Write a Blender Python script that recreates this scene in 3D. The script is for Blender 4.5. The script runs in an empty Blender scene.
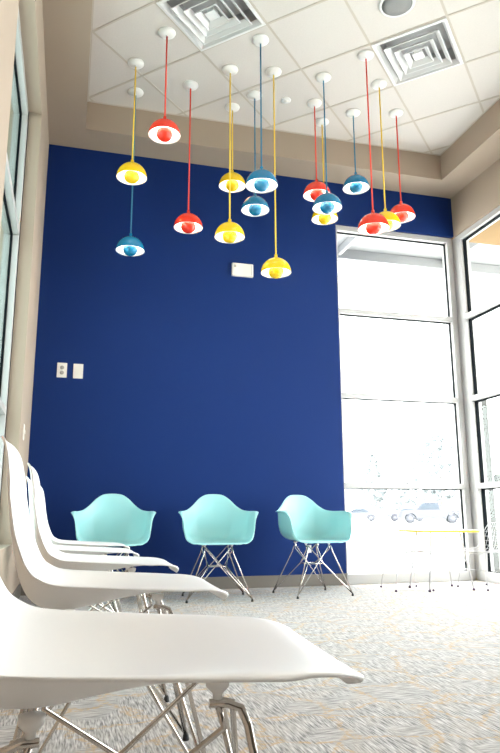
import bpy, bmesh, math, random
from mathutils import Vector, Matrix
random.seed(7)
S = bpy.context.scene
C = S.collection
PI = math.pi

# ------------------------------------------------------------------ materials
def mat(name, col, rough=.5, metal=0., spec=.5, noise=None, bump=None, coat=0., emit=None):
    m = bpy.data.materials.new(name); m.use_nodes = True
    nt = m.node_tree; b = nt.nodes['Principled BSDF']
    b.inputs['Base Color'].default_value = (*col, 1)
    b.inputs['Roughness'].default_value = rough
    b.inputs['Metallic'].default_value = metal
    b.inputs['Specular IOR Level'].default_value = spec
    b.inputs['Coat Weight'].default_value = coat
    if emit:
        b.inputs['Emission Color'].default_value = (*emit[0], 1)
        b.inputs['Emission Strength'].default_value = emit[1]
    if noise or bump:
        tc = nt.nodes.new('ShaderNodeTexCoord')
        n = nt.nodes.new('ShaderNodeTexNoise')
        sc = (noise or bump)[0]
        n.inputs['Scale'].default_value = sc; n.inputs['Detail'].default_value = 4
        nt.links.new(tc.outputs['Object'], n.inputs['Vector'])
        if noise:
            mx = nt.nodes.new('ShaderNodeMix'); mx.data_type = 'RGBA'
            k = noise[1]
            mx.inputs[6].default_value = (*[c*(1-k) for c in col], 1)
            mx.inputs[7].default_value = (*[min(1, c*(1+k)) for c in col], 1)
            nt.links.new(n.outputs['Fac'], mx.inputs[0]); nt.links.new(mx.outputs[2], b.inputs['Base Color'])
        if bump:
            n2 = nt.nodes.new('ShaderNodeTexNoise'); n2.inputs['Scale'].default_value = bump[0]
            nt.links.new(tc.outputs['Object'], n2.inputs['Vector'])
            bp = nt.nodes.new('ShaderNodeBump'); bp.inputs['Strength'].default_value = bump[1]; bp.inputs['Distance'].default_value = .01
            nt.links.new(n2.outputs['Fac'], bp.inputs['Height']); nt.links.new(bp.outputs['Normal'], b.inputs['Normal'])
    return m

M_BLUE = mat('blue_paint', (.006, .0245, .125), .65, spec=.12, noise=(1.3, .05), bump=(180, .05))
M_TAN = mat('tan_paint', (.385, .31, .245), .75, spec=.25, noise=(2, .03), bump=(150, .05))
M_TAN_OUT = mat('tan_stucco', (.20, .13, .065), .9, spec=.1, noise=(5, .05))
M_TILE = mat('ceiling_tile', (.635, .60, .565), .95, spec=.1, noise=(70, .05), bump=(120, .15))
M_TBAR = mat('ceiling_bar', (.52, .47, .41), .6, spec=.2)
M_ALU = mat('white_aluminium', (.44, .43, .425), .45, spec=.4)
M_GASKET = mat('black_gasket', (.008, .010, .012), .9, spec=.05)
M_BASE = mat('grey_rubber_base', (.16, .14, .12), .6, noise=(8, .08))
M_WPLAST = mat('white_plastic', (.89, .885, .88), .38, spec=.45)
M_AQUA = mat('aqua_plastic', (.325, .62, .635), .42, spec=.4)
M_CHROME = mat('chrome', (.62, .58, .54), .16, metal=1.)
M_RUBBER = mat('black_rubber', (.015, .015, .015), .6)
M_GREYRUB = mat('shock_mount', (.10, .09, .08), .5)
M_VENT = mat('vent_white', (.74, .74, .74), .5, spec=.3)
M_VOID = mat('vent_shade', (.42, .42, .425), .9)  # duct colour darkened to stand for the shade between louvers
M_CANOPY = mat('white_enamel', (.80, .80, .78), .4)
M_PLATE = mat('ivory_plate', (.78, .74, .68), .4)
M_PGREY = mat('plate_grey', (.36, .34, .31), .5)
M_RED = mat('red_enamel', (.83, .035, .012), .22, spec=.5, coat=.3)
M_YEL = mat('yellow_enamel', (.88, .58, .006), .22, spec=.5, coat=.3)
M_CYAN = mat('blue_enamel', (.004, .17, .34), .22, spec=.5, coat=.3)
M_CRED = mat('red_cord', (.80, .07, .04), .7)
M_CYEL = mat('yellow_cord', (.85, .58, .05), .7)
M_CCYAN = mat('blue_cord', (.02, .16, .28), .7)
M_INNER = mat('white_enamel_inner', (.9, .88, .84), .5)
M_BULB = mat('lamp_bulb', (1, .95, .85), .4, emit=((1, .90, .76), 60))
M_TTOP = mat('table_white', (.85, .85, .84), .35)
M_TYEL = mat('table_yellow_edge', (.85, .62, .0), .4)
M_WIRE = mat('white_wire', (.45, .44, .46), .35, spec=.5)
M_GLIDE = mat('dark_glide', (.05, .02, .06), .5)
M_CONC = mat('pale_paving', (.62, .62, .60), .9, noise=(.5, .06))
M_STONE = mat('grey_stone', (.10, .10, .097), .95, spec=.02, noise=(6, .25))
M_STEELO = mat('outdoor_white_steel', (.29, .29, .29), .5)
M_TRUCK = mat('truck_paint', (.085, .085, .10), .8, spec=.1)
M_CARW = mat('car_paint_silver', (.105, .105, .12), .8, spec=.1)
M_TYRE = mat('tyre', (.035, .035, .045), .8)
M_CGLASS = mat('car_glass', (.04, .05, .065), .5, spec=.1)
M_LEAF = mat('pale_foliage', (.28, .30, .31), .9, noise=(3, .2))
M_BARK = mat('bark', (.25, .22, .2), .9)
M_TEAL = mat('added_overhang_teal', (.22, .32, .31), .8)
M_BROWN = mat('low_bounce_brown', (.11, .09, .07), .8)  # for the unseen front wall, made dark to cut light bouncing back
M_SPK = mat('speaker_grille', (.22, .22, .22), .6, noise=(300, .3))

def glass_mat(name, tint):
    m = bpy.data.materials.new(name); m.use_nodes = True
    nt = m.node_tree; nt.nodes.clear()
    o = nt.nodes.new('ShaderNodeOutputMaterial')
    t = nt.nodes.new('ShaderNodeBsdfTransparent'); t.inputs[0].default_value = (*tint, 1)
    g = nt.nodes.new('ShaderNodeBsdfGlossy'); g.inputs['Roughness'].default_value = .02; g.inputs[0].default_value = (.9, .97, .95, 1)
    lw = nt.nodes.new('ShaderNodeLayerWeight'); lw.inputs[0].default_value = .5      # facing: same from both sides of the pane
    pw = nt.nodes.new('ShaderNodeMath'); pw.operation = 'POWER'; pw.inputs[1].default_value = 5
    f = nt.nodes.new('ShaderNodeMath'); f.operation = 'MULTIPLY_ADD'; f.inputs[1].default_value = .5; f.inputs[2].default_value = .008
    nt.links.new(lw.outputs['Facing'], pw.inputs[0]); nt.links.new(pw.outputs[0], f.inputs[0])
    x = nt.nodes.new('ShaderNodeMixShader')
    nt.links.new(f.outputs[0], x.inputs[0]); nt.links.new(t.outputs[0], x.inputs[1]); nt.links.new(g.outputs[0], x.inputs[2])
    nt.links.new(x.outputs[0], o.inputs[0])
    return m
M_GLASS = glass_mat('window_glass', (.96, .985, .98))
M_GLASSL = glass_mat('tinted_window_glass', (.60, .68, .67))

def carpet_mat():
    m = bpy.data.materials.new('patterned_carpet'); m.use_nodes = True
    nt = m.node_tree; N = nt.nodes; L = nt.links; b = N['Principled BSDF']
    b.inputs['Roughness'].default_value = 1; b.inputs['Specular IOR Level'].default_value = .05
    tc = N.new('ShaderNodeTexCoord')
    def mp(scale, rot=0):
        k = N.new('ShaderNodeMapping'); k.inputs['Scale'].default_value = scale; k.inputs['Rotation'].default_value = (0, 0, rot)
        L.new(tc.outputs['Object'], k.inputs[0]); return k.outputs[0]
    def noise(v, sc, det=2):
        n = N.new('ShaderNodeTexNoise'); n.inputs['Scale'].default_value = sc; n.inputs['Detail'].default_value = det
        L.new(v, n.inputs['Vector']); return n.outputs['Fac']
    def mix(f, a, c, blend='MIX'):
        x = N.new('ShaderNodeMix'); x.data_type = 'RGBA'; x.blend_type = blend
        for sock, val in ((x.inputs[0], f), (x.inputs[6], a), (x.inputs[7], c)):
            if hasattr(val, 'is_output'): L.new(val, sock)
            elif isinstance(val, tuple): sock.default_value = (*val, 1)
            else: sock.default_value = val
        return x.outputs[2]
    def ramp(v, p0, p1):
        r = N.new('ShaderNodeMapRange'); r.inputs[1].default_value = p0; r.inputs[2].default_value = p1
        L.new(v, r.inputs[0]); return r.outputs[0]
    def math_(op, a, c=None):
        x = N.new('ShaderNodeMath'); x.operation = op; x.use_clamp = False
        for i, val in enumerate((a, c)):
            if val is None: continue
            if hasattr(val, 'is_output'): L.new(val, x.inputs[i])
            else: x.inputs[i].default_value = val
        return x.outputs[0]
    sa = noise(mp((190, 16, 1), .2), 1.0, 3)        # streaks lying along y
    sb = noise(mp((16, 190, 1), .2), 1.0, 3)        # streaks lying along x
    patch = ramp(noise(mp((1, 1, 1)), 3.2, 1), .55, .60)
    st = mix(patch, sa, sb)
    streak = ramp(st, .34, .68)
    base = mix(streak, (.205, .20, .20), (.70, .685, .68))
    blot = ramp(noise(mp((1, 1, 1)), 9, 3), .45, .7)
    base = mix(math_('MULTIPLY', blot, .35), base, (.56, .515, .46))
    # meandering gold lines
    dn = N.new('ShaderNodeTexNoise'); dn.inputs['Scale'].default_value = 5; L.new(tc.outputs['Object'], dn.inputs['Vector'])
    ad = N.new('ShaderNodeVectorMath'); ad.operation = 'MULTIPLY_ADD'
    L.new(dn.outputs['Color'], ad.inputs[0]); ad.inputs[1].default_value = (.22, .22, 0); L.new(tc.outputs['Object'], ad.inputs[2])
    vo = N.new('ShaderNodeTexVoronoi'); vo.feature = 'DISTANCE_TO_EDGE'; vo.voronoi_dimensions = '2D'; vo.inputs['Scale'].default_value = 4.2
    L.new(ad.outputs[0], vo.inputs['Vector'])
    line = ramp(vo.outputs['Distance'], .07, .03)
    brk = ramp(noise(mp((60, 60, 1)), 1, 2), .38, .6)
    gold = math_('MULTIPLY', math_('MULTIPLY', line, brk), .8)
    col = mix(gold, base, (.53, .385, .235))
    L.new(col, b.inputs['Base Color'])
    bp = N.new('ShaderNodeBump'); bp.inputs['Strength'].default_value = .35; bp.inputs['Distance'].default_value = .006
    L.new(st, bp.inputs['Height']); L.new(bp.outputs['Normal'], b.inputs['Normal'])
    return m
M_CARPET = carpet_mat()

# ------------------------------------------------------------------ mesh helpers
class MB:
    def __init__(s): s.v = []; s.f = []; s.sm = []; s.mi = []
    def add(s, vs, fs, smooth=False, mi=0):
        o = len(s.v); s.v += [tuple(v) for v in vs]
        for f in fs: s.f.append([i+o for i in f]); s.sm.append(smooth); s.mi.append(mi)
    def box(s, a, b, M=None, mi=0):
        (x0, y0, z0), (x1, y1, z1) = a, b
        vs = [(x0,y0,z0),(x1,y0,z0),(x1,y1,z0),(x0,y1,z0),(x0,y0,z1),(x1,y0,z1),(x1,y1,z1),(x0,y1,z1)]
        if M: vs = [M @ Vector(v) for v in vs]
        s.add(vs, [(0,3,2,1),(4,5,6,7),(0,1,5,4),(1,2,6,5),(2,3,7,6),(3,0,4,7)], mi=mi)
        return s
    def tube(s, pts, r, n=10, mi=0):
        pts = [Vector(p) for p in pts]; rings = []
        prev = None
        for i, p in enumerate(pts):
            t = ((pts[min(i+1, len(pts)-1)]-p).normalized() + (p-pts[max(i-1, 0)]).normalized()).normalized()
            if prev is None:
                a = Vector((0,0,1)) if abs(t.z) < .9 else Vector((1,0,0))
                u = t.cross(a).normalized()
            else: u = (prev - t*prev.dot(t)).normalized()
            prev = u; w = t.cross(u)
            rr = r if not hasattr(r, '__len__') else r[i]
            rings.append([p + (u*math.cos(2*PI*k/n) + w*math.sin(2*PI*k/n))*rr for k in range(n)])
        vs = [v for rg in rings for v in rg]; fs = []
        for i in range(len(pts)-1):
            for k in range(n):
                fs.append((i*n+k, i*n+(k+1) % n, (i+1)*n+(k+1) % n, (i+1)*n+k))
        s.add(vs, fs, True, mi); m = (len(pts)-1)*n
        s.add(rings[0], [tuple(range(n))[::-1]], mi=mi); s.add(rings[-1], [tuple(range(n))], mi=mi)
        return s
    def lathe(s, prof, n=32, M=None, mi=0, smooth=True):
        vs = []; fs = []
        for (r, z) in prof:
            for k in range(n):
                v = Vector((r*math.cos(2*PI*k/n), r*math.sin(2*PI*k/n), z)); vs.append(M @ v if M else v)
        for i in range(len(prof)-1):
            for k in range(n):
                fs.append((i*n+k, i*n+(k+1) % n, (i+1)*n+(k+1) % n, (i+1)*n+k))
        s.add(vs, fs, smooth, mi); return s
    def build(s, name, m, parent=None, bevel=0, solid=0, sub=0, merge=True):
        me = bpy.data.meshes.new(name); me.from_pydata(s.v, [], s.f)
        for i, p in enumerate(me.polygons): p.use_smooth = s.sm[i]; p.material_index = s.mi[i]
        for x in (m if isinstance(m, (list, tuple)) else [m]): me.materials.append(x)
        bm = bmesh.new(); bm.from_mesh(me)
        if merge: bmesh.ops.remove_doubles(bm, verts=bm.verts, dist=1e-5)
        bmesh.ops.recalc_face_normals(bm, faces=bm.faces); bm.to_mesh(me); bm.free()
        o = bpy.data.objects.new(name, me); C.objects.link(o)
        if parent: o.parent = parent
        if solid:
            k = o.modifiers.new('s', 'SOLIDIFY'); k.thickness = solid; k.offset = 0; k.use_even_offset = True
        if bevel:
            k = o.modifiers.new('b', 'BEVEL'); k.width = bevel; k.segments = 2; k.limit_method = 'ANGLE'
        if sub:
            k = o.modifiers.new('u', 'SUBSURF'); k.levels = sub; k.render_levels = sub
        return o

def tag(o, label=None, cat=None, group=None, kind=None):
    if label: o['label'] = label
    if cat: o['category'] = cat
    if group: o['group'] = group
    if kind: o['kind'] = kind
    return o
def empty(name, loc, rz=0.):
    o = bpy.data.objects.new(name, None); C.objects.link(o); o.empty_display_size = .05
    o.location = loc; o.rotation_euler = (0, 0, rz); return o
def copy_tree(o, parent=None):
    c = o.copy(); C.objects.link(c)
    if parent: c.parent = parent
    for ch in list(o.children): copy_tree(ch, c)
    return c
def st(o): o['kind'] = 'structure'; return o

# ------------------------------------------------------------------ the room
XL, XR, D = -.337, 3.917, 5.91
XW = 2.535; ZH = 3.594; ZT = 4.048; ZC = 4.329; YN = -3.6
SL, SR, SB = -.010, 3.599, 5.565
CAM = (0, 0, .626)

st(MB().box((XL-.3, YN-.2, -.15), (XR+.15, D+.16, 0)).build('floor', M_CARPET))
m = MB(); m.box((XL-.25, D, 0), (XW, D+.15, 4.6)); m.box((XW, D, ZH), (XR, D+.15, 4.6))
st(m.build('wall_back', M_BLUE, merge=False))
# left wall: pier, header and the far pier beside the recessed window
ZM0 = 1.768
J0, J1, ZHL, ZSL = 2.84, 4.747, 3.617, .45
m = MB()
m.box((XL-.25, J1, 0), (XL, D, 4.6)); m.box((XL-.25, YN, ZHL), (XL, J1, 4.6))
m.box((XL-.25, YN, 0), (XL, J0, ZHL))
m.box((XL-.25, J0, 0), (XL, J1, ZSL))
st(m.build('wall_left', M_TAN, merge=False))
m = MB(); m.box((XR, YN, ZH), (XR+.15, D, 4.6)); m.box((XR, YN, 0), (XR+.15, -1.65, ZH)); m.box((XR, -1.65, 0), (XR+.15, 1.35, ZM0))
st(m.build('wall_right', M_TAN, merge=False))
st(MB().box((XL-.25, YN-.15, 0), (XR+.15, YN, 4.6)).build('wall_front', M_BROWN))
# suspended ceiling: square tiles laid on the diagonal, open where the two diffusers sit
G0 = Vector((.433, 5.079)); GS = .4313
def clip_poly(P):
    for ax, lim, sg in ((0, SL, 1), (0, SR, -1), (1, YN, 1), (1, SB, -1)):
        out = []
        for k in range(len(P)):
            a, b = P[k], P[(k+1) % len(P)]; da, db = sg*(a[ax]-lim), sg*(b[ax]-lim)
            if da >= 0: out.append(a)
            if da*db < 0:
                t = da/(da-db); out.append((a[0]+(b[0]-a[0])*t, a[1]+(b[1]-a[1])*t))
        P = out
        if len(P) < 3: return []
    return P
m = MB()
for i in range(-30, 31):
    for j in range(-40, 31):
        if (i+j) % 2 == 0 or (i, j) in ((1, -2), (5, -2)): continue
        cx, cy = G0.x+GS*i, G0.y+GS*j
        P = clip_poly([(cx-GS, cy), (cx, cy-GS), (cx+GS, cy), (cx, cy+GS)])
        if P: m.add([(x, y, ZC) for x, y in P], [tuple(range(len(P)))])
m.box((SL, YN, ZC+.18), (SR, SB, ZC+.22))
st(m.build('ceiling', M_TILE))
m = MB(); m.box((XL, YN, ZT), (SL, D, 4.6)); m.box((SR, YN, ZT), (XR, D, 4.6)); m.box((SL, SB, ZT), (SR, D, 4.6))
st(m.build('trim_1', M_TAN, merge=False))        # dropped soffit around the ceiling
st(MB().box((XL, D-.012, 0), (XW, D, .103)).build('baseboard_back', M_BASE, bevel=.003))
st(MB().box((XL, J1, 0), (XL+.012, D-.012, .103)).build('baseboard_left', M_BASE, bevel=.003))

# ceiling tile grid laid on the diagonal, clipped to the tray
G0 = Vector((.433, 5.079)); GS = .4313
m = MB()
def clip(p, d):
    t0, t1 = -99, 99
    for k, (lo, hi) in enumerate(((SL, SR), (YN, SB))):
        a, b = (lo-p[k])/d[k], (hi-p[k])/d[k]
        t0 = max(t0, min(a, b)); t1 = min(t1, max(a, b))
    return t0, t1
for fam in (0, 1):
    d = Vector((1, 1)).normalized() if fam == 0 else Vector((1, -1)).normalized()
    nrm = Vector((-d.y, d.x))
    for k in range(-30, 31):
        p = G0 + nrm*(k*GS*math.sqrt(2))
        t0, t1 = clip(p, d)
        if t1 - t0 < .02: continue
        a, b = p+d*t0, p+d*t1; w = nrm*.009
        z0, z1 = ZC-.003-.001*fam, ZC+.01
        vs = [(a.x-w.x, a.y-w.y, z0), (b.x-w.x, b.y-w.y, z0), (b.x+w.x, b.y+w.y, z0), (a.x+w.x, a.y+w.y, z0)]
        vs += [(x, y, z1) for x, y, z in vs]
        m.add(vs, [(0,3,2,1),(4,5,6,7),(0,1,5,4),(1,2,6,5),(2,3,7,6),(3,0,4,7)])
st(m.build('trim_2', M_TBAR, merge=False))
# slim angle where tiles meet the soffit
m = MB(); e = .012
m.box((SL, YN, ZC-.006), (SL+e, SB, ZC)); m.box((SR-e, YN, ZC-.006), (SR, SB, ZC)); m.box((SL, SB-e, ZC-.006), (SR, SB, ZC))
st(m.build('trim_3', M_TBAR, merge=False))

# ---- windows
ZM = [.885, 1.768, 2.640]
def pane(name, a, b, parent, m=M_GLASS):
    return st(MB().box(a, b).build(name, m, parent))
# back window
FW, FD = .062, .115
y0 = D+.035; y1 = y0+FD
m = MB()
m.box((XW, y0, 0), (XW+.03, y1, ZH)); m.box((XR-FW, y0, 0), (XR, y1, ZH))
zb = [0.]+ZM+[ZH]
m.box((XW+.03, y0, 0), (XR-FW, y1, .09)); m.box((XW+.03, y0, ZH-.058), (XR-FW, y1, ZH))
for z in ZM: m.box((XW+.03, y0, z), (XR-FW, y1, z+.052))
w1 = st(m.build('window_1', M_ALU, merge=False, bevel=.003))
g = MB(); zz = [.09]+ZM+[ZH-.058]
for i in range(4):
    lo = .09 if i == 0 else ZM[i-1]+.052; hi = ZM[i] if i < 3 else ZH-.058
    pane('window_pane', (XW+.032, y0+.055, lo+.004), (XR-FW-.002, y0+.061, hi-.004), w1)
    x0, x1 = XW+.03, XR-FW
    for (a, b) in (((x1-.006, y0+.045, lo), (x1, y0+.07, hi)), ((x0, y0+.045, lo), (x0+.006, y0+.07, hi)), ((x0+.006, y0+.045, hi-.008), (x1-.006, y0+.07, hi)), ((x0+.006, y0+.045, lo), (x1-.006, y0+.07, lo+.004))):
        g.box(a, b)
st(g.build('window_gasket', M_GASKET, w1, merge=False))
# right window wall
x0 = XR+.02; x1 = x0+FD
ys = [5.89, 4.35, 2.85, 1.35]
m = MB(); g = MB()
for i, y in enumerate(ys):
    m.box((x0, y-FW, 0), (x1, y, ZH)) if i < len(ys)-1 else m.box((x0, y, 0), (x1, y+FW, ZH))
w2p = []
for i in range(len(ys)-1):
    b, a = ys[i]-FW, ys[i+1] if i < len(ys)-2 else ys[i+1]+FW
    m.box((x0, a, 0), (x1, b, .09)); m.box((x0, a, ZH-.058), (x1, b, ZH))
    for z in ZM: m.box((x0-.012, a, z), (x1, b, z+.052))
    for k in range(4):
        lo = .09 if k == 0 else ZM[k-1]+.052; hi = ZM[k] if k < 3 else ZH-.058
        w2p.append(((x0+.055, a+.004, lo+.004), (x0+.061, b-.004, hi-.004)))
        g.box((x0+.035, b-.012, lo), (x0+.07, b, hi)); g.box((x0+.035, a, lo), (x0+.07, a+.008, hi))
        g.box((x0+.035, a+.008, hi-.012), (x0+.07, b-.012, hi)); g.box((x0+.035, a+.008, lo), (x0+.07, b-.012, lo+.004))
m.box((x0, 5.89, 0), (x1+.015, D+.15, ZH))          # corner post
w2 = st(m.build('window_2', M_ALU, merge=False, bevel=.003))
for a, b in w2p: pane('window_pane', a, b, w2)
st(g.build('window_gasket', M_GASKET, w2, merge=False))
m = MB(); cl = []  # out-of-view clerestory, added to light the chair tops from above
for y in (1.35-FW, -.15-FW/2, -1.65): m.box((x0, y, ZM0), (x1, y+FW, ZH))
for a, b in ((-1.65+FW, -.15-FW/2), (-.15+FW/2, 1.35-FW)):
    m.box((x0, a, ZM0), (x1, b, ZM0+.06)); m.box((x0, a, ZH-.058), (x1, b, ZH)); m.box((x0, a, ZM[2]), (x1, b, ZM[2]+.052))
    for lo, hi in ((ZM0+.06, ZM[2]), (ZM[2]+.052, ZH-.058)): cl.append(((x0+.055, a+.004, lo+.004), (x0+.061, b-.004, hi-.004)))
w5 = st(m.build('window_4', M_ALU, merge=False, bevel=.003))
for a, b in cl: pane('window_pane', a, b, w5)
# left windows, set deep in their openings
n = 3
for (a, b) in ((J0, J1),):
    xo, xi = XL-.2, XL-.095
    m = MB(); g = MB(); f = .05
    m.box((xo, a, ZSL), (xi, a+f, ZHL)); m.box((xo, b-f, ZSL), (xi, b, ZHL))
    m.box((xo, a+f, ZSL), (xi, b-f, ZSL+.06)); m.box((xo, a+f, ZHL-.06), (xi, b-f, ZHL))
    m.box((xo, a+f, 2.60), (xi, b-f, 2.655)); m.box((xo, a+f, 1.30), (xi, b-f, 1.35))
    w = st(m.build('window_%d' % n, M_ALU, merge=False, bevel=.003)); n += 1
    for lo, hi in ((ZSL+.06, 1.30), (1.35, 2.60), (2.655, ZHL-.06)):
        pane('window_pane', (xo+.05, a+f+.004, lo+.004), (xo+.056, b-f-.004, hi-.004), w, M_GLASSL)
        g.box((xo+.047, b-f-.008, lo), (xo+.064, b-f, hi)); g.box((xo+.047, a+f, lo), (xo+.064, a+f+.01, hi))
        g.box((xo+.047, a+f+.01, hi-.008), (xo+.064, b-f-.01, hi)); g.box((xo+.047, a+f+.01, lo), (xo+.064, b-f-.01, lo+.01))
    g.box((xi, b-.008, ZSL), (xi+.004, b, ZHL))
    st(g.build('window_gasket', M_GASKET, w, merge=False))

# ------------------------------------------------------------------ pendant lamps
def cap(r, zc, h, a0, a1, n):            # arc of a spheroid profile, angles from the pole
    return [(r*math.sin(a0+(a1-a0)*i/n), zc+h*math.cos(a0+(a1-a0)*i/n)) for i in range(n+1)]
R = .121
def make_lamp(cname, mm, cm):
    t = empty('pendant_lamp', (0, 0, 0))
    # everything hangs down from the empty at the ceiling; shade group sits at z = 0 -> moved later
    m = MB(); m.lathe([(0, 0), (.066, 0), (.068, -.006), (.064, -.014), (.045, -.026), (.014, -.031), (.006, -.031), (.006, -.040), (0, -.040)], 28)
    can = m.build('canopy', M_CANOPY, t)
    cord = MB().lathe([(0, 0), (.0062, 0), (.0062, -1), (0, -1)], 8).build('cord', cm, t)
    # upper shade: a dome open below, with a little neck on top
    m = MB()
    prof = [(.0045, .155), (.013, .155), (.014, .132), (.020, .128)]
    prof += [(r, z) for r, z in cap(R, 0, .124, .20, PI/2, 16)]
    m.lathe(prof, 40)
    sh = m.build('lamp_shade', mm, t)
    inner = MB().lathe([(R, 0), (R-.003, .0)] + [(r-.003, z-.003) for r, z in reversed(cap(R, 0, .124, .15, PI/2-.02, 16))] + [(0, .118)], 40).build('shade_lining', M_INNER, sh)
    # lower bowl hanging inside the dome, pole downwards
    rb = .060
    m = MB(); m.lathe([(rb*math.sin(a), .012 - rb*.90*math.cos(a)) for a in [PI*.66*i/16 for i in range(17)]], 32)
    bw = m.build('lower_bowl', mm, t, solid=.002)
    bulb = MB().lathe([(r, z) for r, z in cap(.028, .052, .028, 0, PI, 12)], 20).build('bulb', M_BULB, t)
    hb = MB().tube([(0, 0, .080), (0, 0, .125)], .012, 10).build('bulb_socket', M_INNER, t)
    for k in range(3):
        a = 2*PI*k/3+.4
        MB().tube([(.055*math.cos(a), .055*math.sin(a), .032), (.075*math.cos(a), .075*math.sin(a), .094)], .0015, 6).build('support_rod', M_INNER, hb)
    return t, dict(can=can, cord=cord, low=(sh, bw, bulb, hb))
proto = {}
def lamp(c, x, y, z, label, first={}):
    mm, cm = {'red': (M_RED, M_CRED), 'yellow': (M_YEL, M_CYEL), 'blue': (M_CYAN, M_CCYAN)}[c]
    if c not in proto:
        t, d = make_lamp(c, mm, cm); proto[c] = t
    else:
        t = copy_tree(proto[c])
    t.location = (x, y, ZC)
    dz = z-.018-ZC
    for ch in t.children:
        k = ch.name.split('.')[0]
        if k in ('lamp_shade', 'lower_bowl', 'bulb', 'bulb_socket'): ch.location = (0, 0, dz)
        if k == 'cord': ch.location = (0, 0, -.035); ch.scale = (1, 1, -dz-.035-.150)
    tag(t, label, 'pendant lamp', 'coloured dome pendant lamps hanging from the ceiling')
LAMPS = [
 ('red', .566, 4.506, 3.453, 'red dome pendant lamp hanging highest of the left-hand cluster, above the others'),
 ('yellow', .366, 4.927, 3.299, 'yellow dome pendant lamp furthest left, directly above a blue one'),
 ('blue', .404, 5.315, 2.837, 'blue dome pendant lamp hanging lowest at far left, under a yellow one'),
 ('red', .858, 5.094, 3.000, 'red dome pendant lamp alone between the left pair and the yellow pair'),
 ('yellow', 1.145, 4.803, 2.823, 'yellow dome pendant lamp, lower of the stacked yellow pair left of two blue lamps'),
 ('yellow', 1.288, 5.310, 3.548, 'yellow dome pendant lamp, upper of the stacked pair, touching a blue lamp in view'),
 ('blue', 1.294, 4.395, 3.083, 'larger looking blue dome pendant lamp, upper of the two central blue ones'),
 ('blue', 1.439, 5.086, 3.227, 'blue dome pendant lamp just below and left of another blue one, centre'),
 ('yellow', 1.508, 4.733, 2.532, 'yellow dome pendant lamp hanging lowest of all, right of the white wall box'),
 ('red', 1.999, 5.055, 3.424, 'red dome pendant lamp just above left of a blue and yellow stack'),
 ('yellow', 2.173, 5.313, 3.335, 'yellow dome pendant lamp half hidden directly beneath a blue lamp'),
 ('blue', 1.944, 4.692, 3.124, 'blue dome pendant lamp covering the top of a yellow lamp'),
 ('blue', 2.402, 5.100, 3.572, 'blue dome pendant lamp hanging alone highest at right'),
 ('red', 2.178, 4.340, 2.811, 'red dome pendant lamp in front of a yellow one, above the window top'),
 ('yellow', 2.450, 4.654, 3.007, 'yellow dome pendant lamp squeezed between two red ones by the window'),
 ('red', 2.793, 4.999, 3.285, 'red dome pendant lamp furthest right, near the window corner'),
]
for a in LAMPS: lamp(*a)

# ------------------------------------------------------------------ ceiling diffusers, speaker, sensor
def sq(h, z): return [(-h, -h, z), (h, -h, z), (h, h, z), (-h, h, z)]
def ringsq(m, h0, z0, h1, z1):
    a, b = sq(h0, z0), sq(h1, z1)
    m.add(a+b, [(i, (i+1) % 4, 4+(i+1) % 4, 4+i) for i in range(4)])
def make_vent():
    t = empty('ceiling_vent', (0, 0, 0), PI/4)
    m = MB(); ringsq(m, .298, 0, .298, -.008); ringsq(m, .298, -.008, .276, -.010); ringsq(m, .276, -.010, .250, .030)
    m.build('vent_frame', M_VENT, t, merge=True)
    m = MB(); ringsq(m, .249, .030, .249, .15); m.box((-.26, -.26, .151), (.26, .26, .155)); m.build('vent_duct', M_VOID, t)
    for (ho, hi, zo, zi) in ((.216, .180, -.028, .014), (.152, .116, -.034, .008), (.094, .062, -.038, .002)):
        m = MB(); ringsq(m, ho, zo, hi, zi); ringsq(m, ho, zo, ho+.007, zo+.001); ringsq(m, ho+.007, zo+.001, hi+.008, zi)
        m.build('louver_ring', M_VENT, t)
    m = MB(); m.box((-.044, -.044, -.02), (.044, .044, -.012)); m.box((-.03, -.03, -.012), (.03, .03, .03))
    m.build('centre_plate', M_VENT, t, bevel=.003)
    return t
v1 = make_vent(); v1.location = (G0.x+GS, G0.y-2*GS, ZC-.004)
tag(v1, 'square white stepped air diffuser cut off by the top edge, left of the other', 'ceiling vent', 'square ceiling air diffusers')
v2 = copy_tree(v1); v2.location = (G0.x+5*GS, G0.y-2*GS, ZC-.004)
tag(v2, 'square white stepped air diffuser at right, beside the round grey speaker', 'ceiling vent', 'square ceiling air diffusers')
t = empty('ceiling_speaker', (2.163, 3.77, ZC))
MB().lathe([(.112, -.001), (.130, -.002), (.132, -.008), (.122, -.014), (.112, -.012)], 40).build('rim', M_VENT, t)
MB().lathe([(.113, -.004), (.113, -.010), (.06, -.016), (0, -.018)], 40).build('grille', M_SPK, t)
tag(t, 'round grey ceiling speaker grille above the right air diffuser', 'speaker')
t = empty('ceiling_sensor', (1.734, 5.083, ZC))
MB().lathe([(0, 0), (.045, 0), (.045, -.006), (.032, -.012), (0, -.012)], 28).build('sensor_base', M_VENT, t)
MB().lathe([(.022, -.010), (.022, -.016), (0, -.017)], 20).build('sensor_button', M_CANOPY, t)
tag(t, 'small flat white round ceiling sensor without any cord, amid the lamps', 'sensor')

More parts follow.
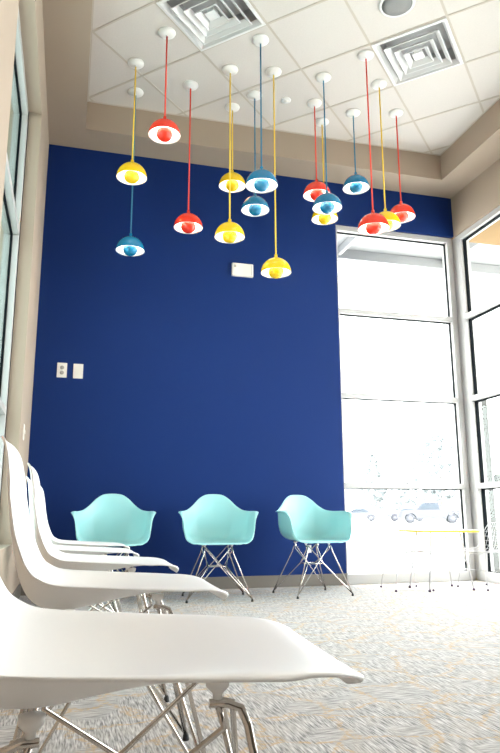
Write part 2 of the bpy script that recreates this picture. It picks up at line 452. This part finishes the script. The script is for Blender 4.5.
# ------------------------------------------------------------------ wall fittings
t = empty('wall_box', (1.534, D, 2.971))
MB().box((-.107, -.035, -.067), (.107, 0, .067)).build('housing', M_PLATE, t, bevel=.008)
MB().box((-.088, -.038, .02), (-.066, -.034, .045)).build('indicator', M_PGREY, t, bevel=.001)
m = MB(); m.box((.082, -.038, -.05), (.086, -.034, .05)); m.build('seam', M_PGREY, t)
tag(t, 'rectangular white box mounted high on the blue wall', 'wall box')
t = empty('wall_outlet', (-.104, D, 1.887))
MB().box((-.042, -.007, -.066), (.042, 0, .066)).build('cover_plate', M_PLATE, t, bevel=.003)
for s in (-1, 1):
    m = MB(); m.lathe([(0, 0), (.0175, 0), (.0175, .002), (0, .002)], 20, Matrix.Translation((0, -.007, s*.023)) @ Matrix.Rotation(PI/2, 4, 'X'))
    k = m.build('socket', M_PGREY, t)
tag(t, 'small white wall plate with two grey sockets on blue wall', 'outlet')
t = empty('blank_wall_plate', (.034, D, 1.885))
MB().box((-.042, -.007, -.066), (.042, 0, .066)).build('cover_plate', M_PLATE, t, bevel=.003)
MB().box((-.018, -.010, -.034), (.018, -.006, .034)).build('insert', M_PLATE, t, bevel=.002)
tag(t, 'small plain white wall plate right of the socket plate', 'wall plate')
t = empty('light_switch', (XL, 5.08, 1.232))
MB().box((0, -.036, -.058), (.007, .036, .058)).build('cover_plate', M_PLATE, t, bevel=.002)
MB().box((.007, -.008, -.014), (.014, .008, .014)).build('toggle', M_PLATE, t, bevel=.002)
tag(t, 'thin white switch plate seen edge-on on the narrow tan wall strip', 'light switch')

# ------------------------------------------------------------------ shell chairs
def smooth_curve(pts, n):
    # centripetal-ish Catmull-Rom through pts (tuples of any length), n samples in all
    k = len(pts); out = []
    seg = [math.dist(pts[i][:2], pts[i+1][:2])+1e-6 for i in range(k-1)]; tot = sum(seg)
    for s in range(n):
        d = tot*s/(n-1); i = 0
        while i < k-2 and d > seg[i]: d -= seg[i]; i += 1
        t = min(1, d/seg[i]); P = [pts[max(i-1, 0)], pts[i], pts[i+1], pts[min(i+2, k-1)]]
        o = []
        for c in range(len(pts[0])):
            p0, p1, p2, p3 = (q[c] for q in P)
            o.append(.5*((2*p1)+(p2-p0)*t+(2*p0-5*p1+4*p2-p3)*t*t+(3*p1-p0-3*p2+p3)*t**3))
        out.append(o)
    return out

def side_shell(name, m, parent):
    # (x forward, z, half width, edge lift, edge forward push)
    P = [(.270, .416, .090, .000, 0), (.274, .424, .128, .000, 0), (.272, .434, .158, .001, 0), (.258, .443, .184, .002, 0), (.232, .448, .199, .004, 0), (.195, .449, .210, .007, 0), (.130, .446, .224, .016, 0),
         (.050, .434, .230, .033, 0), (-.030, .417, .234, .056, 0), (-.100, .402, .236, .076, .0), (-.160, .404, .236, .080, .010),
         (-.200, .422, .234, .076, .022), (-.226, .462, .231, .060, .028), (-.243, .520, .226, .038, .028), (-.257, .590, .217, .014, .026), (-.268, .670, .205, .004, .022),
         (-.276, .745, .188, 0, .016), (-.282, .792, .166, 0, .012), (-.289, .815, .130, 0, .006), (-.297, .824, .085, 0, .003)]
    rows = smooth_curve(P, 44); nu = 30
    vs = []; fs = []
    for (x, z, hw, lift, push) in rows:
        for j in range(nu+1):
            u = -1+2*j/nu
            au = abs(u)
            k = au**2.0
            lip = max(0, (au-.90)/.10)**2           # narrow rolled rim
            yy = math.copysign(1, u)*hw*(1-(1-au)**1.08) if u else 0
            vs.append((x+push*k - .006*lip*(push > .02), yy + math.copysign(.005*lip, u), z+lift*k - .005*lip*(lift > .01)))
    for i in range(len(rows)-1):
        for j in range(nu):
            a = i*(nu+1)+j; fs.append((a, a+1, a+nu+2, a+nu+1))
    b = MB(); b.add(vs, fs, True)
    return b.build(name, m, parent, solid=.0065, sub=1)

def arm_shell(name, m, parent):
    # rim points from the front centre round one side to the back centre: x, y, z, outward lip
    rim = [(.258, 0, .415, 0), (.256, .10, .416, 0), (.248, .175, .419, 0), (.232, .222, .430, .002), (.214, .250, .465, .004), (.200, .266, .525, .006),
           (.184, .270, .590, .012), (.162, .273, .634, .028), (.120, .272, .655, .045), (.045, .270, .660, .038), (-.03, .270, .661, .030),
           (-.098, .252, .662, .022), (-.152, .215, .674, .015), (-.192, .172, .710, .010), (-.222, .125, .760, .008), (-.241, .078, .792, .008), (-.250, .035, .801, .008), (-.253, 0, .802, .008)]
    # sample by length
    k = len(rim); half = []
    seg = [math.dist(rim[i][:3], rim[i+1][:3]) for i in range(k-1)]; tot = sum(seg); n = 56
    for s in range(n+1):
        d = tot*s/n; i = 0
        while i < k-2 and d > seg[i]: d -= seg[i]; i += 1
        t = min(1, d/seg[i]); P = [rim[max(i-1, 0)], rim[i], rim[i+1], rim[min(i+2, k-1)]]
        half.append([.5*((2*P[1][c])+(P[2][c]-P[0][c])*t+(2*P[0][c]-5*P[1][c]+4*P[2][c]-P[3][c])*t*t+(3*P[1][c]-P[0][c]-3*P[2][c]+P[3][c])*t**3) for c in range(4)])
    full = half + [[h[0], -h[1], h[2], h[3]] for h in half[-2:0:-1]]
    c0 = Vector((.01, 0, .424)); vs = [tuple(c0)]; fs = []; nt = 22; nn = len(full)
    for (x, y, z, lip) in full:
        P = Vector((x, y, z)); ang = math.atan2(y, x-.01)
        rise = max(0., min(1., (z-.41)/.25))
        # foot of the wall: pulled slightly in from the rim
        inn = .99 - .01*rise if z > .432 else .93
        K = Vector((.01+(x-.01)*inn, y*inn, (.428 if z > .432 else .430)))
        if x < -.1: K.x = max(K.x, -.205)
        ex = 2/4.4
        for j in range(1, nt+1):
            a = PI/2*(j/nt)
            f = math.sin(a)**ex; g = 1-math.cos(a)**ex
            if z <= .432: q = c0.lerp(K, f*1.0) + (P-K)*g**1.2
            else: q = c0 + (K-c0)*f + (P-K)*g
            vs.append(tuple(q))
        o = Vector((x-.01, y, 0)).normalized() if z > .432 else Vector((1, 0, 0))
        vs.append(tuple(P+o*lip*.5+Vector((0, 0, lip*.12)))); vs.append(tuple(P+o*lip+Vector((0, 0, -lip*.05))))
    w = nt+2
    for i in range(nn):
        i2 = (i+1) % nn
        fs.append((0, 1+i*w, 1+i2*w))
        for j in range(w-1):
            a, b = 1+i*w+j, 1+i2*w+j
            fs.append((a, a+1, b+1, b))
    b = MB(); b.add(vs, fs, True)
    return b.build(name, m, parent, solid=.007, sub=1)

def wire_base(t, mzf=.41, mzr=.39, fx=.235, fy=.245, mx=(.115, -.095), my=.125, dx=0., rr=.0048):
    """crossed chrome rods: one child per rod group, foot glides, shock mounts"""
    F = {}
    for sx, X in ((1, fx), (-1, -fx)):
        for sy in (1, -1): F[sx, sy] = Vector((X+dx, fy*sy, .018))
    Mt = {(sx, sy): Vector(((mx[0] if sx > 0 else mx[1])+dx, my*sy, (mzf if sx > 0 else mzr)-.012)) for sx in (1, -1) for sy in (1, -1)}
    jz = .245
    for (sx, sy), f in F.items():
        mt = Mt[sx, sy]; b = MB(); mz = mzf if sx > 0 else mzr
        out = Vector((.022*sx, 0, 0))
        top = [mt + Vector((-.03*sx, 0, -.003)), mt+Vector((-.008*sx, 0, -.004)), mt+Vector((.008*sx, 0, -.010)), mt+Vector((.016*sx, .004*sy, -.028)), mt+Vector((.020*sx, .008*sy, -.050))]
        b.tube([f] + list(reversed(top)), rr, 10)
        b.build('leg', M_CHROME, t)
        # brace rod from the foot through the centre to the opposite mount of the same end
        om = Mt[sx, -sy]; b = MB()
        s = Vector((-.006*sx, -.004*sy, .004))
        mid = f.lerp(om, .62) + Vector((-.012*sx, 0, 0))
        b.tube([f+s, mid, om+Vector((.0, .012*sy, -.006)), om+Vector((-.02*sx, .004*sy, .0))], rr*.82, 8)
        # rod running to the other end's joint
        j = Vector((dx-.035*sx, my*.62*sy, jz))
        b.tube([f+Vector((-.008*sx, .002, .006)), Vector((dx+.07*sx, my*.66*sy, jz)), Mt[-sx, sy]+Vector((.012*sx, 0, -.03)), Mt[-sx, sy]+Vector((.022*sx, 0, .002))], rr*.82, 8)
        b.build('cross_brace', M_CHROME, t)
        g = MB(); g.lathe([(0, 0), (.0095, 0), (.0095, .004), (.0085, .014), (.005, .020), (0, .020)], 14, Matrix.Translation((f.x, f.y, 0)))
        g.build('foot_glide', M_RUBBER, t)
        g = MB(); g.lathe([(0, mz+.014), (.015, mz+.014), (.014, mz+.004), (.009, mz-.001), (.006, mz-.004), (.006, mz-.010), (0, mz-.010)], 18, Matrix.Translation((mt.x-.02*sx, mt.y, 0)))
        g.build('shock_mount', M_WPLAST, t)
    b = MB(); jx, jy = .07, my*.66
    P = [Vector((dx+jx, jy, jz)), Vector((dx-jx, jy, jz)), Vector((dx-jx, -jy, jz)), Vector((dx+jx, -jy, jz))]
    for i in range(4): b.tube([P[i], P[(i+1) % 4]], rr*.75, 8)
    b.build('base_ring', M_CHROME, t)

def make_side_chair():
    t = empty('shell_chair', (0, 0, 0))
    side_shell('seat_shell', M_WPLAST, t)
    wire_base(t, mzf=.425, mzr=.395, fx=.225, fy=.225, mx=(.120, -.130), my=.12, rr=.0052)
    return t
def make_arm_chair():
    t = empty('armchair', (0, 0, 0))
    arm_shell('seat_shell', M_AQUA, t)
    wire_base(t, mzf=.405, mzr=.405, fx=.225, fy=.245, mx=(.13, -.10), my=.105, rr=.0048)
    return t
sc_ = make_side_chair()
ROW = [(.092, .95, -.07, 'white plastic shell chair nearest the camera, filling the bottom left corner'),
       (.130, 1.82, -.03, 'white plastic shell chair second from the camera in the row, its back top showing'),
       (.145, 2.68, -.02, 'white plastic shell chair in the middle of the row of five'),
       (.09, 3.58, 0., 'white plastic shell chair second from the far end of the row'),
       (.115, 4.38, 0., 'white plastic shell chair at the far end of the row, nearest the blue wall')]
for i, (x, y, a, lb) in enumerate(ROW):
    c = sc_ if i == 0 else copy_tree(sc_)
    c.location = (x, y, 0); c.rotation_euler = (0, 0, a)
    tag(c, lb, 'chair', 'white shell chairs in a row along the window wall')
ac = make_arm_chair()
for i, (x, y, a, lb) in enumerate([(.345, 5.26, -PI/2-.02, 'aqua plastic armchair at left, its wire base hidden behind white chairs'),
                                   (1.152, 5.24, -PI/2-.10, 'aqua plastic armchair in the middle of the three along the blue wall'),
                                   (1.965, 5.30, -PI/2+.13, 'aqua plastic armchair at right, next to the big window')]):
    c = ac if i == 0 else copy_tree(ac)
    c.location = (x, y, 0); c.rotation_euler = (0, 0, a)
    tag(c, lb, 'armchair', 'aqua armchairs along the blue wall')
# small paper tag under the right-hand armchair
MB().box((-.004, -.016, -.03), (.004, .016, .03)).build('care_tag', M_WPLAST, c).location = (.10, -.07, .365)

# ------------------------------------------------------------------ low table and wire chairs by the window
t = empty('low_table', (3.17, 5.34, 0))
tw, td, th = .27, .22, .505
MB().box((-tw, -td, th-.006), (tw, td, th)).build('table_top', M_TTOP, t, bevel=.002)
MB().box((-tw-.001, -td-.001, th-.022), (tw+.001, td+.001, th-.006)).build('table_edge', M_TYEL, t)
for sx in (-1, 1):
    for sy in (-1, 1):
        l = MB().tube([(sx*(tw-.13), sy*(td-.10), th-.022), (sx*(tw-.06), sy*(td-.05), .012)], .007, 8).build('leg', M_WIRE, t)
        MB().lathe([(0, 0), (.012, 0), (.012, .012), (.008, .02), (0, .02)], 12, Matrix.Translation((sx*(tw-.06), sy*(td-.05), 0))).build('foot_glide', M_GLIDE, l)
tag(t, 'low child-size table with white top and bright yellow edge by the window', 'table')

def make_wire_chair():
    t = empty('wire_chair', (0, 0, 0))
    P = [(.19, .300, .16, 0, 0), (.17, .315, .185, .005, 0), (.08, .312, .20, .02, 0), (-.02, .300, .205, .03, 0), (-.10, .305, .205, .03, .02), (-.15, .345, .20, .01, .03),
         (-.175, .42, .185, 0, .035), (-.195, .50, .165, 0, .02), (-.21, .56, .13, 0, .01)]
    rows = smooth_curve(P, 15); nu = 12; G = []
    for (x, z, hw, lift, push) in rows:
        G.append([Vector((x+push*abs(u)**2, hw*u, z+lift*u*u)) for u in [-1+2*j/nu for j in range(nu+1)]])
    b = MB()
    for r in G[1:-1]: b.tube(r, .0017, 5)
    for j in range(1, nu): b.tube([r[j] for r in G], .0017, 5)
    b.build('wire_mesh', M_WIRE, t)
    b = MB(); b.tube([r[0] for r in G]+G[-1][1:]+[r[-1] for r in reversed(G)][1:]+list(reversed(G[0]))[1:], .0035, 6)
    b.build('rim', M_WIRE, t)
    for s in (-1, 1):
        b = MB()
        b.tube([(.07, .10*s, .305), (.14, .165*s, .16), (.165, .185*s, .012), (-.165, .185*s, .012), (-.14, .165*s, .16), (-.07, .10*s, .298)], .0045, 8)
        l = b.build('leg_frame', M_WIRE, t)
        for x in (.165, -.165):
            MB().lathe([(0, 0), (.010, 0), (.010, .014), (0, .018)], 10, Matrix.Translation((x, .185*s, 0))).build('foot_glide', M_GLIDE, l)
    MB().tube([(.14, -.165, .16), (.14, .165, .16)], .0035, 6).build('crossbar', M_WIRE, t)
    return t
wc = make_wire_chair(); wc.location = (2.88, 5.42, 0); wc.rotation_euler.z = -.12
tag(wc, 'small white wire grid chair left of the yellow-edged table', 'chair', 'white wire chairs at the low table')
w3 = copy_tree(wc); w3.location = (3.60, 5.30, 0); w3.rotation_euler.z = PI+.15
tag(w3, 'small white wire grid chair right of the table, cut off by photo edge', 'chair', 'white wire chairs at the low table')

# ------------------------------------------------------------------ outdoors
st(MB().box((-120, -60, -.2), (220, 260, -.02)).build('ground', M_CONC))
# overhang: tan soffit along the right side, light steel awning beyond the back window
st(MB().box((XR+.16, -3.6, 3.70), (XR+1.5, 6.2, 3.95)).build('trim_4', M_TAN_OUT))
st(MB().box((XL-1.3, -3.6, 3.70), (XL-.26, 6.0, 3.95)).build('added_overhang', M_TEAL))  # left overhang, added to darken the window glass and give it a teal tone
t = empty('awning', (3.0, 6.07, 3.70))
MB().box((-.8, 0.95, 0), (5.5, 1.06, .12)).build('awning_beam', M_STEELO, t)
MB().box((-.8, 0, .125), (5.5, 1.06, .14)).build('awning_panel', M_STEELO, t)
for x in (.04, 1.5, 3.0, 4.5):
    MB().box((x-.02, .14, .03), (x+.02, .95, .12)).build('awning_rib', M_STEELO, t)
tag(t, 'pale steel awning outside above the back window', 'awning')
t = empty('stone_pier', (4.64, 6.85, -.02))
MB().box((-.12, -.12, 0), (.12, .12, 2.0)).build('stone_base', M_STONE, t, bevel=.01)
MB().box((-.04, -.04, 2.0), (.04, .04, 2.72)).build('steel_post', M_STEELO, t)
tag(t, 'grey stone pier standing outside the right-hand corner window', 'pier')
t = empty('railing', (4.90, 6.9, -.02))
MB().box((0, -.03, 1.02), (1.6, .03, 1.12)).build('top_rail', M_STONE, t, bevel=.004)
for x in (.75, 1.55): MB().box((x-.025, -.025, 0), (x+.025, .025, 1.02)).build('post', M_STONE, t)
tag(t, 'grey rail beside the stone pier outside the right window', 'railing')

def extrude_profile(b, prof, y0, y1, mi=0):
    n = len(prof); vs = [(x, y0, z) for x, z in prof]+[(x, y1, z) for x, z in prof]
    b.add(vs, [tuple(range(n))[::-1], tuple(range(n, 2*n))]+[(i, (i+1) % n, n+(i+1) % n, n+i) for i in range(n)], mi=mi)
def vehicle(name, loc, rz, body, cabin, glass, wheels, m, w=1.85):
    t = empty(name, loc, rz)
    b = MB(); extrude_profile(b, body, -w/2, w/2); bo = b.build('body', m, t, bevel=.05)
    b = MB(); extrude_profile(b, cabin, -w/2+.12, w/2-.12); b.build('cabin', m, t, bevel=.05)
    for i, gpoly in enumerate(glass):
        b = MB(); extrude_profile(b, gpoly, -w/2+.10, w/2-.10); b.build('side_window', M_CGLASS, t)
    for x in wheels:
        for s in (-1, 1):
            M = Matrix.Translation((x, s*(w/2-.10), .38)) @ Matrix.Rotation(PI/2, 4, 'X')
            wl = MB().lathe([(0, -.12), (.30, -.12), (.38, -.09), (.38, .09), (.30, .12), (0, .12)], 24, M).build('wheel', M_TYRE, t)
            MB().lathe([(0, -.13), (.2, -.13), (.2, .13), (0, .13)], 16, M).build('hub', M_CARW, wl)
    return t
def arch(x, r=.46, z=.38, n=8): return [(x - r*math.cos(PI*i/n), max(z+r*math.sin(PI*i/n)*.95, z)) for i in range(n+1)]
body = [(-2.75, .45)] + arch(-1.75) + arch(1.65) + [(2.75, .45), (2.75, 1.08), (.75, 1.12), (-1.4, 1.12), (-2.6, 1.02), (-2.75, .85)]
cab = [(-1.35, 1.08), (-.75, 1.72), (.55, 1.74), (.80, 1.08)]
tk = vehicle('pickup_truck', (29.7, 51.0, -.02), -.42, body, cab, [[(-1.12, 1.14), (-.68, 1.62), (-.15, 1.64), (-.15, 1.14)], [(-.07, 1.14), (-.07, 1.64), (.45, 1.64), (.62, 1.14)]], (-1.75, 1.65), M_TRUCK)
tag(tk, 'grey pickup truck parked outside, seen through the lower back window', 'truck')
body = [(-2.2, .40)] + arch(-1.35, .40) + arch(1.35, .40) + [(2.2, .40), (2.25, .9), (1.6, .98), (-1.2, .98), (-2.15, .8)]
cab = [(-1.15, .95), (-.45, 1.42), (.75, 1.42), (1.55, .95)]
gl = [[(-.9, 1.0), (-.40, 1.35), (.15, 1.35), (.15, 1.0)], [(.22, 1.0), (.22, 1.35), (.70, 1.35), (1.2, 1.0)]]
c1 = vehicle('car', (31.2, 69.0, -.02), -.42, body, cab, gl, (-1.35, 1.35), M_CARW, 1.8)
tag(c1, 'silver car furthest left in the car park, left of the truck', 'car', 'cars in the car park')
c2 = copy_tree(c1); c2.location = (36.6, 68.0, -.02)
tag(c2, 'silver car parked just left of the pickup truck, behind it', 'car', 'cars in the car park')

def tree(loc, h, seed, conifer, label):
    rnd = random.Random(seed); t = empty('tree', loc)
    MB().tube([(0, 0, 0), (0, 0, h*.6)], h*.02, 8).build('trunk', M_BARK, t)
    b = MB()
    for k in range(420):
        z = h*(.18+.82*rnd.random()**1.1); f = (z/h-.18)/.82
        rr = h*.26*(1-f)**.8 if conifer else h*.34*math.sqrt(max(0, 1-(2*f-.9)**2*.8))
        a = rnd.random()*2*PI; q = rr*math.sqrt(rnd.random())
        c = Vector((q*math.cos(a), q*math.sin(a), z)); s = h*(.025+.03*rnd.random())
        ax = [Vector((rnd.gauss(0, 1), rnd.gauss(0, 1), rnd.gauss(0, 1))).normalized()*s for _ in range(2)]
        b.add([c-ax[0], c+ax[1], c+ax[0], c-ax[1]], [(0, 1, 2, 3)])
        b.add([c-ax[0].cross(ax[1]).normalized()*s, c+ax[1]*.9, c+ax[0].cross(ax[1]).normalized()*s, c-ax[1]*.9], [(0, 1, 2, 3)])
    b.build('foliage', M_LEAF, t, merge=False)
    tag(t, label, 'tree', 'pale trees beyond the car park')
tree((38.5, 79, -.02), 7.5, 1, True, 'pale distant tree, leftmost of those through the back window')
tree((43.3, 90, -.02), 9.5, 2, True, 'pale pointed tree, tallest left of the gap in back window view')
tree((51.0, 95, -.02), 7.0, 3, False, 'pale low rounded tree in the middle of the distant tree line')
tree((47.2, 78, -.02), 11.0, 4, False, 'pale broad tree, rightmost and tallest through the back window')

# ------------------------------------------------------------------ light
W = bpy.data.worlds.new('world'); S.world = W; W.use_nodes = True
nt = W.node_tree; bg = nt.nodes['Background']
bg.inputs[0].default_value = (1, 1, 1, 1); bg.inputs[1].default_value = 8.0
W.cycles.sampling_method = 'NONE' if False else 'AUTOMATIC'
def portal(loc, rot, sx, sy):
    l = bpy.data.lights.new('window_portal', 'AREA'); l.shape = 'RECTANGLE'; l.size = sx; l.size_y = sy
    l.cycles.is_portal = True
    o = bpy.data.objects.new('window_portal', l); C.objects.link(o); o.location = loc; o.rotation_euler = rot
portal(((XW+XR)/2, D+.2, ZH/2), (-PI/2, 0, 0), XR-XW, ZH)
portal((XR+.2, 3.63, ZH/2), (PI/2, 0, PI/2), 4.55, ZH)
portal((XR+.2, -.15, (ZH+ZM0)/2), (PI/2, 0, PI/2), 3.0, ZH-ZM0)
for (a, b) in ((J0, J1),):
    portal((XL-.27, (a+b)/2, ZHL/2), (PI/2, 0, -PI/2), b-a, ZHL)
sun = bpy.data.lights.new('sun', 'SUN'); sun.energy = 2; sun.angle = .02; sun.color = (1, .97, .92)
so = bpy.data.objects.new('sun', sun); C.objects.link(so)
so.rotation_euler = Vector((.12, .62, -.78)).to_track_quat('-Z', 'Y').to_euler()   # high, from behind the building

# ------------------------------------------------------------------ camera
f_px, pitch, roll, yaw = 660.33, .2082, -.0033, .2662
fw = Vector((math.sin(yaw)*math.cos(pitch), math.cos(yaw)*math.cos(pitch), math.sin(pitch)))
r0 = Vector((math.cos(yaw), -math.sin(yaw), 0)); u0 = r0.cross(fw)
r = r0*math.cos(roll)+u0*math.sin(roll); u = -r0*math.sin(roll)+u0*math.cos(roll)
cd = bpy.data.cameras.new('camera'); cam = bpy.data.objects.new('camera', cd); C.objects.link(cam)
cam.matrix_world = Matrix(((r.x, u.x, -fw.x, CAM[0]), (r.y, u.y, -fw.y, CAM[1]), (r.z, u.z, -fw.z, CAM[2]), (0, 0, 0, 1)))
cd.sensor_fit = 'VERTICAL'; cd.sensor_height = 36; cd.lens = f_px*36/753; cd.clip_start = .02; cd.clip_end = 500
S.camera = cam
S.view_settings.view_transform = 'Standard'; S.view_settings.look = 'None'
S.view_settings.gamma = 1; S.view_settings.use_curve_mapping = False; S.view_settings.exposure = .66
S.cycles.use_denoising = True
S.cycles.max_bounces = 10; S.cycles.diffuse_bounces = 6; S.cycles.transparent_max_bounces = 16
S.cycles.caustics_reflective = False; S.cycles.caustics_refractive = False
S.cycles.sample_clamp_indirect = 8
